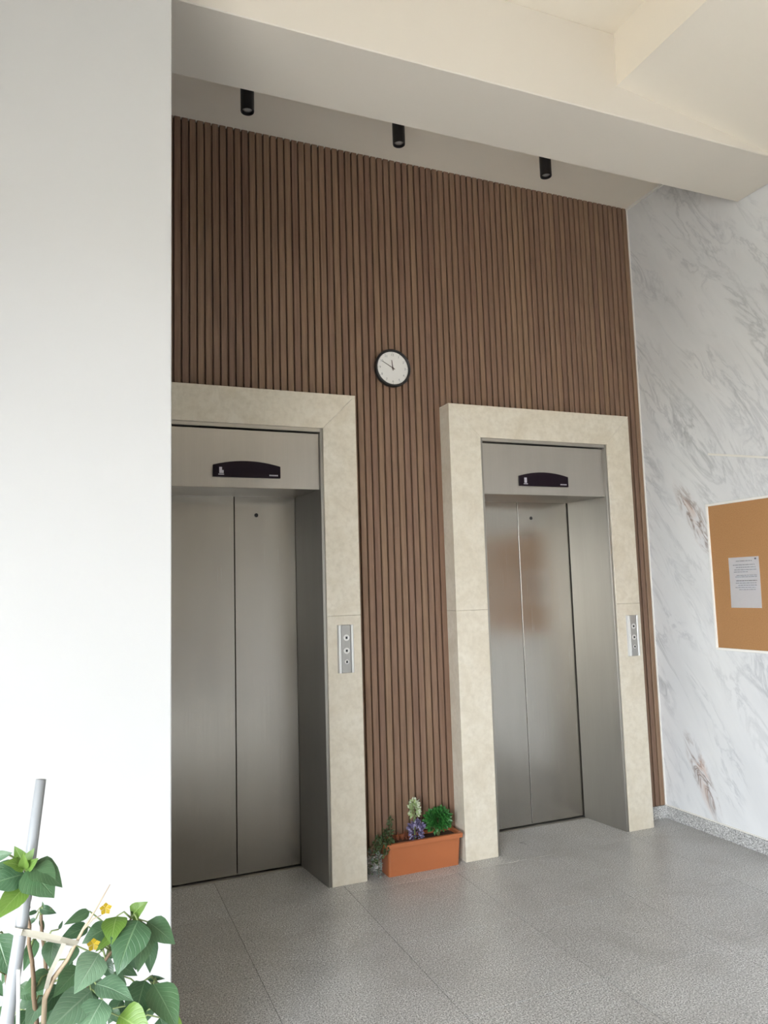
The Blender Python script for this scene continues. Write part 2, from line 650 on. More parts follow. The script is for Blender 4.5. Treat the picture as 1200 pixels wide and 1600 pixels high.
# granite skirting under the slats
for k, (xa, xb) in enumerate(((E1['orr'], E2['ol']), (E2['orr'], XR - 0.013))):
    struct('baseboard_back_%d' % (k + 1), box(xa, xb, YW - 0.004, YW + 0.026, 0, 0.078, bevel=0.0015), 'skirting', 'short granite skirting under the slats')


# ------------------------------------------------------------------ lifts
def elevator(e, label, panel, dots, glyph):
    cx = (e['ol'] + e['orr']) / 2
    t = thing('elevator', label, 'elevator', (cx, FR, 0))
    ol, il, ir, orr = e['ol'], e['il'], e['ir'], e['orr']
    back = YW + 0.05
    g = 0.0005
    J = 1.372
    # mitred surround: head stone, upper and lower jamb stones
    child('frame_stone', prism([(ol + g, FT), (il + g, FI), (ir - g, FI), (orr - g, FT)], 1, FR, back, 0.0013), 'stone', t)
    for s, (a, b_) in ((-1, (ol, il)), (1, (orr, ir))):
        child('frame_stone', prism([(a, J + g), (b_, J + g), (b_, FI - g), (a, FT - g)], 1, FR, back, 0.0013), 'stone', t)
        child('frame_stone', prism([(a, 0), (b_, 0), (b_, J - g), (a, J - g)], 1, FR, back, 0.0013), 'stone', t)
        # pale mortar in the mitre
        dx = 0.0045 * s
        child('mitre_joint', prism([(b_, FI), (b_ + dx, FI - 0.0005), (a + dx * .1, FT - 0.004), (a, FT)], 1, FR + 0.0004, back - 0.01), 'arris', t)
    # steel jambs taper towards the doors
    for s, edge in ((1, il), (-1, ir)):
        child('steel_jamb', prism([(edge, FR + 0.008), (edge + s * 0.016, FR + 0.008), (edge + s * 0.020, FR + 0.026), (edge + s * 0.060, YD - 0.010), (edge, YD - 0.010)], 2, 0.0, FI, 0.001), 'steel_jamb', t)
    child('steel_trim', box(il + 0.016, ir - 0.016, FR + 0.008, FR + 0.05, 2.364, FI, bevel=0.001), 'steel_lite', t)
    lint = child('steel_lintel', box(il + 0.018, ir - 0.018, FR + 0.026, YD + 0.02, 2.050, 2.357, bevel=0.0015), 'steel_lite', t)
    child('door_panel', box(il + 0.03, e['seam'] - 0.002, YD, YD + 0.035, 0.010, 2.052, bevel=0.0015), 'steel', t)
    rp = child('door_panel', box(e['seam'] + 0.002, ir - 0.03, YD, YD + 0.035, 0.010, 2.052, bevel=0.0015), 'steel', t)
    child('lock_hole', lathe(bmesh.new(), [(0.0, -0.0015), (0.011, -0.0015), (0.011, 0.004)], 16, (dots, YD, 1.945), 1), 'black_gloss', rp)
    child('sill', box(il + 0.05, ir - 0.05, YD - 0.035, YD + 0.04, -0.003, 0.004, bevel=0.001), 'plate', t)
    # curved indicator
    ix = (e['seam'] if glyph == 0 else e['seam'] - 0.026)
    hw, zb, zs, zt = 0.176, 2.104, 2.166, 2.190
    pts = [(ix - hw, zb), (ix + hw, zb)]
    for k in range(13):
        a = 1 - 2 * k / 12
        pts.append((ix + hw * a, zs + (zt - zs) * (1 - a * a)))
    ind = child('indicator', prism(pts, 1, FR + 0.012, FR + 0.027, 0.0012), 'display', lint, label='smoked curved floor indicator')
    m = bmesh.new()
    yy0, yy1 = FR + 0.0112, FR + 0.0125
    gx = ix - hw + 0.040
    add_box(m, gx - 0.009, gx + 0.009 - 0.004 * (1 - glyph), yy0, yy1, zb + 0.018, zb + 0.050)
    if not glyph:
        add_box(m, gx + 0.002, gx + 0.013, yy0, yy1, zb + 0.018, zb + 0.034)
    add_box(m, gx - 0.014, gx + 0.015, yy0, yy1, zb + 0.010, zb + 0.0145)
    child('floor_mark', m, 'mark', ind)
    m = bmesh.new()
    for k in range(5):
        add_box(m, ix + hw - 0.060 + k * 0.0095, ix + hw - 0.053 + k * 0.0095, yy0, yy1, zb + 0.010, zb + 0.017)
    child('small_print', m, 'mark', ind)
    # call plate on the jamb stone
    px, pz = panel
    cp = child('call_panel', box(px - 0.026, px + 0.026, FR - 0.009, FR + 0.001, pz - 0.126, pz + 0.126, bevel=0.002), 'plate', t)
    for s in (-1, 1):
        rail = [(px + s * 0.026, FR + 0.001), (px + s * 0.047, FR + 0.001), (px + s * 0.040, FR - 0.012), (px + s * 0.028, FR - 0.012)]
        child('side_rail', prism(rail, 2, pz - 0.126, pz + 0.126, 0.001), 'chrome', cp)
    for k, dz in enumerate((0.058, -0.010, -0.068)):
        rr = 0.0125 if k < 2 else 0.008
        bt = lathe(bmesh.new(), [(rr + 0.004, -0.0092), (rr + 0.004, -0.0105), (rr, -0.0115), (rr * 0.75, -0.0105)], 18, (px + 0.002, FR, pz + dz), 1)
        bo = child('call_button' if k < 2 else 'key_switch', bt, 'chrome', cp, smooth=False)
        child('button_mark', box(px - 0.003, px + 0.007, FR - 0.0128, FR - 0.0100, pz + dz - 0.006, pz + dz + 0.006), 'black_gloss', bo)
    return t


elevator(E1, 'steel elevator doors in beige stone surround beside the white wall pier', (1.328, 1.197), 0.94, 0)
elevator(E2, 'steel elevator doors in beige stone surround beside the marble wall', (3.236, 1.172), 2.775, 1)

# ------------------------------------------------------------------ clock (reads about ten to twelve)
CK = Vector((1.693, YW, 2.788))
ck = thing('wall_clock', 'round white wall clock with black rim hung on the wood slats', 'clock', CK)
ch = lathe(bmesh.new(), [(0.100, 0.0), (0.1115, -0.004), (0.1135, -0.022), (0.110, -0.032), (0.103, -0.034), (0.098, -0.028), (0.098, -0.018)], 56, CK, 1)
child('rim', ch, 'black_gloss', ck, smooth=True)
child('dial', lathe(bmesh.new(), [(0.0, -0.0205), (0.099, -0.0205), (0.099, -0.010), (0, -0.010)], 56, CK, 1), 'dial', ck)
bm = bmesh.new()
for k in range(60):
    a = 2 * PI * k / 60
    l = 0.006 if k % 5 == 0 else 0.003
    w = 0.0011 if k % 5 == 0 else 0.0005
    t_ = bmesh.new()
    add_box(t_, -w, w, -0.0212, -0.0204, 0.0955 - l, 0.0955)
    bmesh.ops.rotate(t_, verts=t_.verts, cent=(0, 0, 0), matrix=Matrix.Rotation(a, 3, 'Y'))
    bmesh.ops.translate(t_, verts=t_.verts, vec=CK)
    join(bm, t_)
for k in range(1, 13):
    a = 2 * PI * k / 12
    me = text_mesh(str(k), 0.019)
    t_ = bmesh.new()
    t_.from_mesh(me)
    bpy.data.meshes.remove(me)
    bmesh.ops.rotate(t_, verts=t_.verts, cent=(0, 0, 0), matrix=Matrix.Rotation(PI / 2, 3, 'X'))
    bmesh.ops.translate(t_, verts=t_.verts, vec=CK + Vector((0.079 * math.sin(a), -0.0208, 0.079 * math.cos(a))))
    join(bm, t_)
child('dial_markings', bm, 'grey_print', ck)


def hand(name, ang, l, w, mat, y):
    t_ = prism([(-w, -0.014), (w, -0.014), (w * 0.6, l), (-w * 0.6, l)], 1, y, y + 0.0008)
    bmesh.ops.rotate(t_, verts=t_.verts, cent=(0, 0, 0), matrix=Matrix.Rotation(ang, 3, 'Y'))
    bmesh.ops.translate(t_, verts=t_.verts, vec=CK)
    child(name, t_, mat, ck)


hand('hour_hand', math.radians(-7), 0.048, 0.0030, 'hand_red', -0.0235)
hand('minute_hand', math.radians(-61), 0.074, 0.0024, 'hand_red', -0.0250)
child('hub', lathe(bmesh.new(), [(0.0, -0.0265), (0.0042, -0.0260), (0.0042, -0.0205)], 14, CK, 1), 'hand_red', ck)

# ------------------------------------------------------------------ ceiling spots
for (sx, sy, lab) in ((0.766, 3.50, 'black cylinder spotlight on recess ceiling closest to the white pier'),
                      (1.597, 3.50, 'black cylinder spotlight on recess ceiling above the wall clock'),
                      (2.548, 3.50, 'black cylinder spotlight on recess ceiling closest to the marble wall')):
    t = thing('ceiling_spotlight', lab, 'spotlight', (sx, sy, ZC), 'cylinder spotlights on the recess ceiling')
    R_ = 0.034
    child('housing', lathe(bmesh.new(), [(R_ * 0.8, -0.168), (R_ * 0.86, -0.180), (R_ * 0.97, -0.180), (R_, -0.176), (R_, 0.0)], 28, (sx, sy, ZC), 2), 'black', t, smooth=False)
    child('lens', lathe(bmesh.new(), [(0.0, -0.172), (0.012, -0.1715), (0.024, -0.168), (0.024, -0.16)], 20, (sx, sy, ZC), 2), 'lens', t, smooth=True)

# ------------------------------------------------------------------ notice board on the marble wall
BY0, BY1, BZ0, BZ1 = 2.02, 3.405, 1.093, 1.957
t = thing('notice_board', 'tan cork notice board with thin pale metal frame on marble wall', 'notice board', (XR, (BY0 + BY1) / 2, BZ0))
child('cork_sheet', box(XR - 0.010, XR - 0.0005, BY0 + 0.004, BY1 - 0.004, BZ0 + 0.004, BZ1 - 0.004), 'cork', t)
fw, fd = 0.014, 0.018
for (a, b_, c_, d_) in ((BY0, BY1, BZ0, BZ0 + fw), (BY0, BY1, BZ1 - fw, BZ1), (BY0, BY0 + fw, BZ0 + fw, BZ1 - fw), (BY1 - fw, BY1, BZ0 + fw, BZ1 - fw)):
    child('frame_rail', box(XR - fd, XR - 0.0002, a, b_, c_, d_, bevel=0.0015), 'alu', t)
a0, a1 = Vector((XR, 3.367, 2.252)), Vector((XR, 2.45, 2.045))  # narrow raised pale line on the marble, sloping down away from the lifts
bm = bmesh.new()
vv = []
for p in (a0, a1):
    vv.append([bm.verts.new(p + Vector((dx, 0, dz))) for dx, dz in ((0.001, 0), (-0.003, 0.001), (-0.003, 0.012), (0.001, 0.013))])
for k in range(4):
    bm.faces.new((vv[0][k], vv[0][(k + 1) % 4], vv[1][(k + 1) % 4], vv[1][k]))
bm.faces.new(vv[0][::-1])
bm.faces.new(vv[1])
tag(obj('wall_line', bm, 'trimw'), 'thin white line along marble wall above the notice board', 'strip')
PY0, PY1, PZ0, PZ1 = 3.058, 3.268, 1.341, 1.628
t = thing('paper_notice', 'white printed sheet pinned to the cork notice board', 'paper', (XR - 0.011, (PY0 + PY1) / 2, PZ0))
bm = bmesh.new()
n = 6
for i in range(n + 1):
    z = PZ0 + (PZ1 - PZ0) * i / n
    curl = 0.006 * (1 - i / n) ** 2
    for yy in (PY0, PY1):
        bm.verts.new((XR - 0.0112 - curl, yy, z))
bm.verts.ensure_lookup_table()
for i in range(n):
    bm.faces.new([bm.verts[k] for k in (2 * i, 2 * i + 1, 2 * i + 3, 2 * i + 2)])
bmesh.ops.solidify(bm, geom=bm.faces[:], thickness=0.0004)
child('sheet', bm, 'paper', t)
bm = bmesh.new()
bd = bmesh.new()
rows = [(0.022, 0.25, 0.80, 0), (0.022, 0.42, 0.52, 1), (0.044, 0.14, 0.86, 0), (0.058, 0.24, 0.88, 0), (0.072, 0.18, 0.9, 0), (0.084, 0.16, 0.62, 0),
        (0.104, 0.24, 0.9, 0), (0.112, 0.2, 0.9, 0), (0.134, 0.22, 0.9, 1), (0.147, 0.2, 0.88, 0), (0.160, 0.28, 0.9, 0), (0.172, 0.18, 0.84, 0), (0.184, 0.3, 0.85, 0)]
for dz, f0, f1, dk in rows:
    z = PZ1 - dz
    i = (z - PZ0) / (PZ1 - PZ0)
    xx = XR - 0.0118 - 0.006 * (1 - i) ** 2
    # the sheet is read facing the wall: text starts at the lift side
    ya, yb = PY1 - (PY1 - PY0) * f0, PY1 - (PY1 - PY0) * f1
    yy = ya
    while yy > yb + 0.004:
        wl = random.uniform(0.008, 0.026)
        add_box(bd if dk else bm, xx - 0.0003, xx + 0.0002, max(yy - wl, yb), yy, z - 0.0018, z + 0.0018)
        yy -= wl + 0.003
child('print', bm, 'ink', t)['kind'] = 'stuff'
child('print', bd, 'ink_dark', t)['kind'] = 'stuff'
child('pin', lathe(bmesh.new(), [(0.0, -0.008), (0.004, -0.006), (0.004, 0.0)], 12, (0, 0, 0), 2), 'ink_dark', t)
pin = [o for o in t.children if o.name.startswith('pin')][0]
pin.data.transform(Matrix.Translation((XR - 0.012, PY0 + 0.02, PZ1 - 0.012)) @ Matrix.Rotation(PI / 2, 4, 'Y'))


# ------------------------------------------------------------------ leaves
def leaf_mesh(name, wid, droop, fold, wave, mat, nl=8):
    """unit leaf along +X, up +Z"""
    me = bpy.data.meshes.new(name)
    vs, fs, uvs = [], [], []
    for i in range(nl + 1):
        s = i / nl
        w = wid * (math.sin(PI * min(s ** 0.72, 1)) ** 0.9) * (1 - 0.25 * s)
        if i == nl:
            w = 0.004
        if i == 0:
            w = 0.01
        zc = -droop * s * s
        xc = s - 0.25 * droop * s * s
        for k in range(5):
            v = (k - 2) / 2
            zz = zc + fold * abs(v) * w - 0.10 * w * (abs(v) ** 2) + wave * math.sin(s * 14 + k) * w * abs(v)
            vs.append((xc, v * w, zz))
            uvs.append((s, k / 4))
    for i in range(nl):
        for k in range(4):
            a = i * 5 + k
            fs.append((a, a + 1, a + 6, a + 5))
    me.from_pydata(vs, [], fs)
    ul = me.uv_layers.new(name='UVMap')
    for p in me.polygons:
        p.use_smooth = True
        for li in p.loop_indices:
            ul.data[li].uv = uvs[me.loops[li].vertex_index]
    me.materials.append(M[mat])
    return me


LEAF = {}
for mt in ('leaf', 'leaf_dk', 'leaf_pale', 'leaf_lime'):
    LEAF[mt] = [leaf_mesh('leaf', wd, dr, fo, wv, mt) for wd, dr, fo, wv in ((0.27, 0.25, 0.35, 0.10), (0.31, 0.42, 0.25, 0.12), (0.24, 0.12, 0.45, 0.08))]


def put_leaf(parent, base, tip, mat, width=1.0, normal=Vector((0, -0.75, 0.65)), roll=0.0):
    d = tip - base
    l = d.length
    xax = d.normalized()
    yax = normal.cross(xax)
    if yax.length < 1e-3:
        yax = Vector((0, 1, 0))
    yax.normalize()
    zax = xax.cross(yax)
    m = Matrix((xax, yax, zax)).transposed() @ Matrix.Rotation(roll, 3, 'X')
    m = m.to_4x4() @ Matrix.Diagonal((l, l * width, l, 1))
    m.translation = base
    o = bpy.data.objects.new('leaf', random.choice(LEAF[mat]))
    C.objects.link(o)
    o.parent = parent
    o.matrix_basis = Matrix.Translation(-parent.location) @ m
    return o


# ------------------------------------------------------------------ pepper plant by the pier
PX, PY = 0.0, 1.28
plant = thing('pepper_plant', 'leafy green pepper plant tied to a stake in front of white pier', 'plant', (PX, PY, 0))
pot = lathe(bmesh.new(), [(0.125, 0.0), (0.13, 0.004), (0.165, 0.27), (0.178, 0.272), (0.180, 0.31), (0.166, 0.312), (0.16, 0.26), (0.0, 0.26)], 36, (PX, PY, 0), 2)
child('pot', pot, 'terra_pot', plant, smooth=False)
child('soil', lathe(bmesh.new(), [(0.0, 0.285), (0.08, 0.287), (0.159, 0.278), (0.155, 0.262)], 28, (PX, PY, 0), 2), 'soil', plant, smooth=True)

stems = []
s0 = Vector((PX, PY, 0.27))
for pts in ([s0, Vector((-0.02, 1.27, 0.6)), at(60, 1640, 1.26), at(50, 1530, 1.25), at(42, 1420, 1.25), at(38, 1350, 1.24)],
            [s0 + Vector((0.02, 0, 0)), Vector((0.04, 1.27, 0.62)), at(110, 1640, 1.28), at(120, 1560, 1.28), at(165, 1500, 1.27), at(205, 1435, 1.26)],
            [s0 + Vector((0.03, 0.02, 0)), Vector((0.07, 1.29, 0.62)), at(190, 1640, 1.31), at(225, 1570, 1.31), at(245, 1535, 1.30)],
            [s0 + Vector((-0.02, 0.01, 0)), Vector((-0.05, 1.3, 0.65)), at(20, 1640, 1.31), at(12, 1560, 1.30), at(10, 1470, 1.30)],
            [s0 + Vector((0.0, 0.02, 0)), Vector((0.03, 1.33, 0.6)), at(95, 1640, 1.34), at(75, 1540, 1.34), at(65, 1430, 1.33), at(80, 1418, 1.33)]):
    stems.append(pts)
stems.append([at(42, 1420, 1.25), at(44, 1390, 1.215), at(40, 1360, 1.19), at(38, 1350, 1.18)])
bm = bmesh.new()
for pts in stems:
    fine = []
    for i in range(len(pts) - 1):
        for k in range(4):
            fine.append(pts[i].lerp(pts[i + 1], k / 4) + Vector((random.uniform(-.002, .002), random.uniform(-.002, .002), 0)))
    fine.append(pts[-1])
    nn = len(fine)
    tube(bm, fine, [0.0055 - 0.004 * i / nn for i in range(nn)], 7)
child('stem', bm, 'stem', plant, smooth=True)

dots_ = [p for pts in stems for i in range(1, len(pts) - 1) for p in (pts[i].lerp(pts[i + 1], k / 5) for k in range(6))]
petiole = bmesh.new()


def lf(bx, by, tx, ty, mat='leaf', w=1.0, yb=1.27, yt=1.24, nrm=None, roll=0.0):
    b0, t0 = at(bx, by, yb), at(tx, ty, yt)
    near = min(dots_, key=lambda p: (p - b0).length + max(0, p.z - b0.z) * 2)
    if 0.004 < (near - b0).length < 0.2:
        mid = near.lerp(b0, 0.5) + Vector((0, 0, 0.008))
        tube(petiole, [near, mid, b0], [0.0016, 0.0013, 0.0011], 5)
    t0 = b0 + (t0 - b0) * 1.08
    put_leaf(plant, b0, t0, mat, w, nrm or Vector((random.uniform(-.25, .25), -0.8, random.uniform(0.3, 0.8))), roll)


# upper cluster by the stake, in front of it
lf(46, 1352, 99, 1366, 'leaf', 1.35, 1.185, 1.16, Vector((0.1, -0.5, 0.9)))
lf(42, 1358, 84, 1389, 'leaf', 1.65, 1.180, 1.15)
lf(42, 1382, -6, 1432, 'leaf_lime', 1.25, 1.185, 1.15)
lf(38, 1366, -14, 1378, 'leaf', 1.25, 1.185, 1.16)
lf(46, 1368, 30, 1408, 'leaf_dk', 1.5, 1.19, 1.175)
lf(30, 1360, -10, 1350, 'leaf', 1.2, 1.20, 1.19)
lf(-10, 1340, 16, 1333, 'leaf', 1.2, 1.22, 1.21)
lf(38, 1356, 28, 1328, 'leaf_lime', 1.1, 1.18, 1.17)
lf(38, 1356, 48, 1329, 'leaf_lime', 1.1, 1.18, 1.17)
lf(38, 1356, 20, 1342, 'leaf_lime', 1.1, 1.18, 1.16)
lf(38, 1358, 56, 1344, 'leaf_lime', 1.1, 1.18, 1.16)
lf(38, 1358, 36, 1338, 'leaf_lime', 1.1, 1.175, 1.16)
# left edge
lf(-6, 1460, 14, 1520, 'leaf', 1.4, 1.27, 1.24)
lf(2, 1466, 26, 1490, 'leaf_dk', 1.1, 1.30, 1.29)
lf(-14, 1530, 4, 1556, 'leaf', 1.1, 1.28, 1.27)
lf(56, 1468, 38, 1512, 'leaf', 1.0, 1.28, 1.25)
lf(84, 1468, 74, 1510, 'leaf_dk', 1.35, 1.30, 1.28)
# small twiggy leaves
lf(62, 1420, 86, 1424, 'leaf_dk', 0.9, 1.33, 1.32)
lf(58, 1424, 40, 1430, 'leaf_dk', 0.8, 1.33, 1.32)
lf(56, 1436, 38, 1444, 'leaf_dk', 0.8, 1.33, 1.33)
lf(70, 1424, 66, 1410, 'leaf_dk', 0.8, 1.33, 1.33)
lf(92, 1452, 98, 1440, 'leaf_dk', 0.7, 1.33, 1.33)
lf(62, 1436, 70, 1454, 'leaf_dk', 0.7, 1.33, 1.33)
# middle, behind the tie
lf(140, 1424, 104, 1442, 'leaf', 0.95, 1.31, 1.29)
lf(138, 1448, 98, 1462, 'leaf', 1.1, 1.31, 1.29)
lf(170, 1448, 134, 1466, 'leaf', 1.3, 1.28, 1.26)
lf(120, 1478, 108, 1506, 'leaf', 1.0, 1.30, 1.28)
# upper right cluster
lf(205, 1432, 218, 1413, 'leaf_lime', 1.3, 1.27, 1.25)
lf(182, 1432, 172, 1458, 'leaf_lime', 1.5, 1.26, 1.22)
lf(188, 1450, 152, 1484, 'leaf_lime', 0.8, 1.26, 1.24)
lf(215, 1438, 186, 1498, 'leaf', 1.35, 1.25, 1.19)
lf(222, 1440, 226, 1508, 'leaf', 1.25, 1.27, 1.22, Vector((0.5, -0.8, 0.4)))
lf(230, 1440, 272, 1468, 'leaf', 1.1, 1.27, 1.24)
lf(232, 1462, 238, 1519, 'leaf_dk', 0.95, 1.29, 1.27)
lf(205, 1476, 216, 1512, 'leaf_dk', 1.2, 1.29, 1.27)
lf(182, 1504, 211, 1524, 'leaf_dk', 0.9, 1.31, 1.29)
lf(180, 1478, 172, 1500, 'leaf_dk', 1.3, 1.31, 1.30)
# centre
lf(154, 1490, 124, 1540, 'leaf_pale', 1.45, 1.24, 1.19)
lf(160, 1496, 176, 1530, 'leaf_dk', 1.2, 1.29, 1.27)
lf(126, 1512, 88, 1546, 'leaf', 1.2, 1.28, 1.24)
lf(78, 1520, 42, 1546, 'leaf', 1.1, 1.27, 1.24)
lf(150, 1538, 204, 1550, 'leaf_pale', 1.15, 1.25, 1.21, Vector((0.0, -0.5, 0.9)))
lf(140, 1532, 172, 1548, 'leaf_pale', 0.9, 1.28, 1.27)
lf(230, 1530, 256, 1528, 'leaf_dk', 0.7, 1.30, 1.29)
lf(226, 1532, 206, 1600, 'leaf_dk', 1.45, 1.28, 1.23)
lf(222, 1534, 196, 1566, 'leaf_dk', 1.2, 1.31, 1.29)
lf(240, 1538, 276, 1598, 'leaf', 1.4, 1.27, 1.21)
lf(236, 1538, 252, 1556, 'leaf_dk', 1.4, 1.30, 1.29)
lf(262, 1580, 287, 1606, 'leaf_lime', 0.8, 1.30, 1.29)
lf(160, 1562, 128, 1612, 'leaf_pale', 1.3, 1.23, 1.18)
lf(142, 1548, 72, 1612, 'leaf_pale', 1.1, 1.25, 1.18)
lf(96, 1540, 60, 1586, 'leaf', 1.3, 1.29, 1.26)
lf(66, 1556, 42, 1604, 'leaf_pale', 1.2, 1.27, 1.23)
lf(186, 1588, 226, 1612, 'leaf_lime', 1.6, 1.23, 1.18)
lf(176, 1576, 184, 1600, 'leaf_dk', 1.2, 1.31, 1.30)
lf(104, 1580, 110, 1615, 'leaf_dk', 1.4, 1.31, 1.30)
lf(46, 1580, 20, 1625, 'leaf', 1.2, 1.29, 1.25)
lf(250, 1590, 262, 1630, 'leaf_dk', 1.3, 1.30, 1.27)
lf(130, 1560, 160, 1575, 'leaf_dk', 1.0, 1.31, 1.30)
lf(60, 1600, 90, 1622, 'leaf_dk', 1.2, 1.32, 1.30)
# further leaves deeper in the plant
for (bx, by, tx, ty, w) in ((150, 1545, 128, 1575, 1.3), (120, 1530, 150, 1552, 1.2), (100, 1556, 78, 1590, 1.4), (190, 1560, 170, 1596, 1.3), (208, 1545, 186, 1560, 1.2),
                            (70, 1570, 96, 1600, 1.3), (30, 1540, 58, 1560, 1.1), (16, 1575, -12, 1602, 1.3), (20, 1500, 4, 1535, 1.1), (48, 1530, 62, 1566, 1.2),
                            (236, 1560, 226, 1600, 1.3), (160, 1590, 150, 1625, 1.3), (112, 1498, 92, 1524, 1.0), (176, 1470, 196, 1500, 1.3), (150, 1455, 160, 1485, 1.2),
                            (196, 1450, 180, 1482, 1.3), (140, 1505, 112, 1528, 1.1), (176, 1520, 196, 1535, 1.0), (90, 1545, 110, 1580, 1.2), (60, 1548, 30, 1575, 1.1)):
    lf(bx, by, tx, ty, 'leaf', w, 1.33, 1.31)
# lower growth towards the pot
for k in range(46):
    a = random.uniform(0, 2 * PI)
    z = random.uniform(0.50, 0.84)
    b0 = Vector((PX + 0.04 + random.uniform(0.01, 0.05) * math.cos(a), PY + 0.02 + random.uniform(0.01, 0.05) * math.sin(a), z))
    out = Vector((math.cos(a), math.sin(a), random.uniform(-0.55, 0.1)))
    near = min(dots_, key=lambda p: (p - b0).length)
    b1 = b0 + out * 0.04
    tube(petiole, [near, b0, b1], [0.0016, 0.0014, 0.0011], 5)
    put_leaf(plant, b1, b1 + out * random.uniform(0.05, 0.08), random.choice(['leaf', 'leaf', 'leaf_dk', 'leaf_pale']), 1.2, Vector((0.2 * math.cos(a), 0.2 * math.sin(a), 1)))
child('petiole', petiole, 'stem_g', plant, smooth=True)['kind'] = 'stuff'


def blossom(px, py, y, rad):
    c = at(px, py, y)
    bm = bmesh.new()
    for k in range(5):
        a = 2 * PI * k / 5 + 0.3
        d = Vector((math.cos(a), -0.35, math.sin(a)))
        s = Vector((-math.sin(a), 0, math.cos(a)))
        p = [c, c + d * rad * 0.6 + s * rad * 0.4, c + d * rad, c + d * rad * 0.6 - s * rad * 0.4]
        bm.faces.new([bm.verts.new(q) for q in p])
    bmesh.ops.solidify(bm, geom=bm.faces[:], thickness=0.0008)
    child('blossom', bm, 'yellow', plant, label='small yellow blossom')


blossom(165, 1419, 1.26, 0.0095)
blossom(146, 1475, 1.25, 0.0100)

# grey stake, thin white rod, cloth tie, dry twigs
st = tube(bmesh.new(), [Vector((-0.045, 1.22, 0.278)), at(10, 1600, 1.20), at(33, 1450, 1.205), at(64, 1218, 1.215)], [0.0105, 0.0095, 0.0082, 0.0070], 14)
tag(obj('plant_stake', st, 'stake', None, True), 'long grey plastic stake leaning up through the pepper plant', 'stake')
st = tube(bmesh.new(), [Vector((0.005, 1.21, 0.28)), at(28, 1600, 1.19), at(29, 1515, 1.19)], 0.0026, 8)
tag(obj('plant_rod', st, 'stake2', None, True), 'thin white plastic rod beside the grey stake', 'rod')


def ribbon_strip(bm, pts, w):
    pts = [Vector(p) for p in pts]
    rows = []
    for i, p in enumerate(pts):
        d = (pts[min(i + 1, len(pts) - 1)] - pts[max(i - 1, 0)]).normalized()
        n = d.cross(Vector((0, 1, 0))).normalized()
        rows.append((p + n * w / 2, p - n * w / 2))
    t_ = bmesh.new()
    vv = [[t_.verts.new(q) for q in rw] for rw in rows]
    for i in range(len(vv) - 1):
        t_.faces.new((vv[i][0], vv[i][1], vv[i + 1][1], vv[i + 1][0]))
    bmesh.ops.solidify(t_, geom=t_.faces[:], thickness=0.0012)
    join(bm, t_)


bm = bmesh.new()
ribbon_strip(bm, [at(33, 1455, 1.192), at(60, 1459, 1.195), at(95, 1467, 1.20), at(122, 1474, 1.215)], 0.0065)
ribbon_strip(bm, [at(33, 1458, 1.191), at(70, 1467, 1.20), at(120, 1477, 1.218)], 0.0050)
ribbon_strip(bm, [at(100, 1474, 1.205), at(90, 1497, 1.208), at(78, 1522, 1.215), at(72, 1545, 1.225)], 0.0060)
ribbon_strip(bm, [at(14, 1448, 1.215), at(20, 1454, 1.196), at(34, 1457, 1.190), at(44, 1455, 1.20), at(40, 1452, 1.216)], 0.0085)
tag(obj('cloth_tie', bm, 'ribbon'), 'pale cloth strip tied from grey stake to the pepper plant', 'tie')
tw = bmesh.new()
tube(tw, [at(84, 1528, 1.225), at(105, 1500, 1.222), at(130, 1452, 1.215), at(150, 1420, 1.21), at(172, 1382, 1.205)], [0.0034, 0.0028, 0.0020, 0.0012, 0.0006], 8)
tube(tw, [at(131, 1452, 1.215), at(145, 1436, 1.21), at(158, 1430, 1.21)], [0.0015, 0.001, 0.0006], 6)
tube(tw, [at(84, 1528, 1.225), at(70, 1560, 1.23), at(66, 1640, 1.262)], [0.0034, 0.0038, 0.004], 8)
child('dry_stem', tw, 'twig', plant, smooth=True, label='dry pale brown stem')

# ------------------------------------------------------------------ terracotta planter between the lifts
pl0, pl1 = 1.536, 1.952        # base
rl0, rl1 = 1.520, 1.970        # rim
pf, pb = 3.800, 3.905          # base front / back
rf, rb = 3.772, 3.916          # rim front / back
PHH = 0.172
planter = thing('planter_box', 'rectangular terracotta planter box on the floor between elevators', 'planter', ((pl0 + pl1) / 2, 3.85, 0))


def loft(levels, cap0=True, cap1=True):
    bm = bmesh.new()
    rings = []
    for (x0, x1, y0, y1, z) in levels:
        c = 0.012
        pts = []
        for (cx, cy, sx_, sy_) in ((x0, y0, 1, 1), (x1, y0, -1, 1), (x1, y1, -1, -1), (x0, y1, 1, -1)):
            q = [(cx, cy + sy_ * c), (cx + sx_ * c * 0.3, cy + sy_ * c * 0.3), (cx + sx_ * c, cy)]
            if (sx_ * sy_) < 0:
                q = q[::-1]
            pts += q
        rings.append([bm.verts.new((a, b_, z)) for a, b_ in pts])
    n_ = len(rings[0])
    for i in range(len(rings) - 1):
        for k in range(n_):
            bm.faces.new((rings[i][k], rings[i][(k + 1) % n_], rings[i + 1][(k + 1) % n_], rings[i + 1][k]))
    if cap0:
        bm.faces.new(rings[0][::-1])
    if cap1:
        bm.faces.new(rings[-1])
    return bm


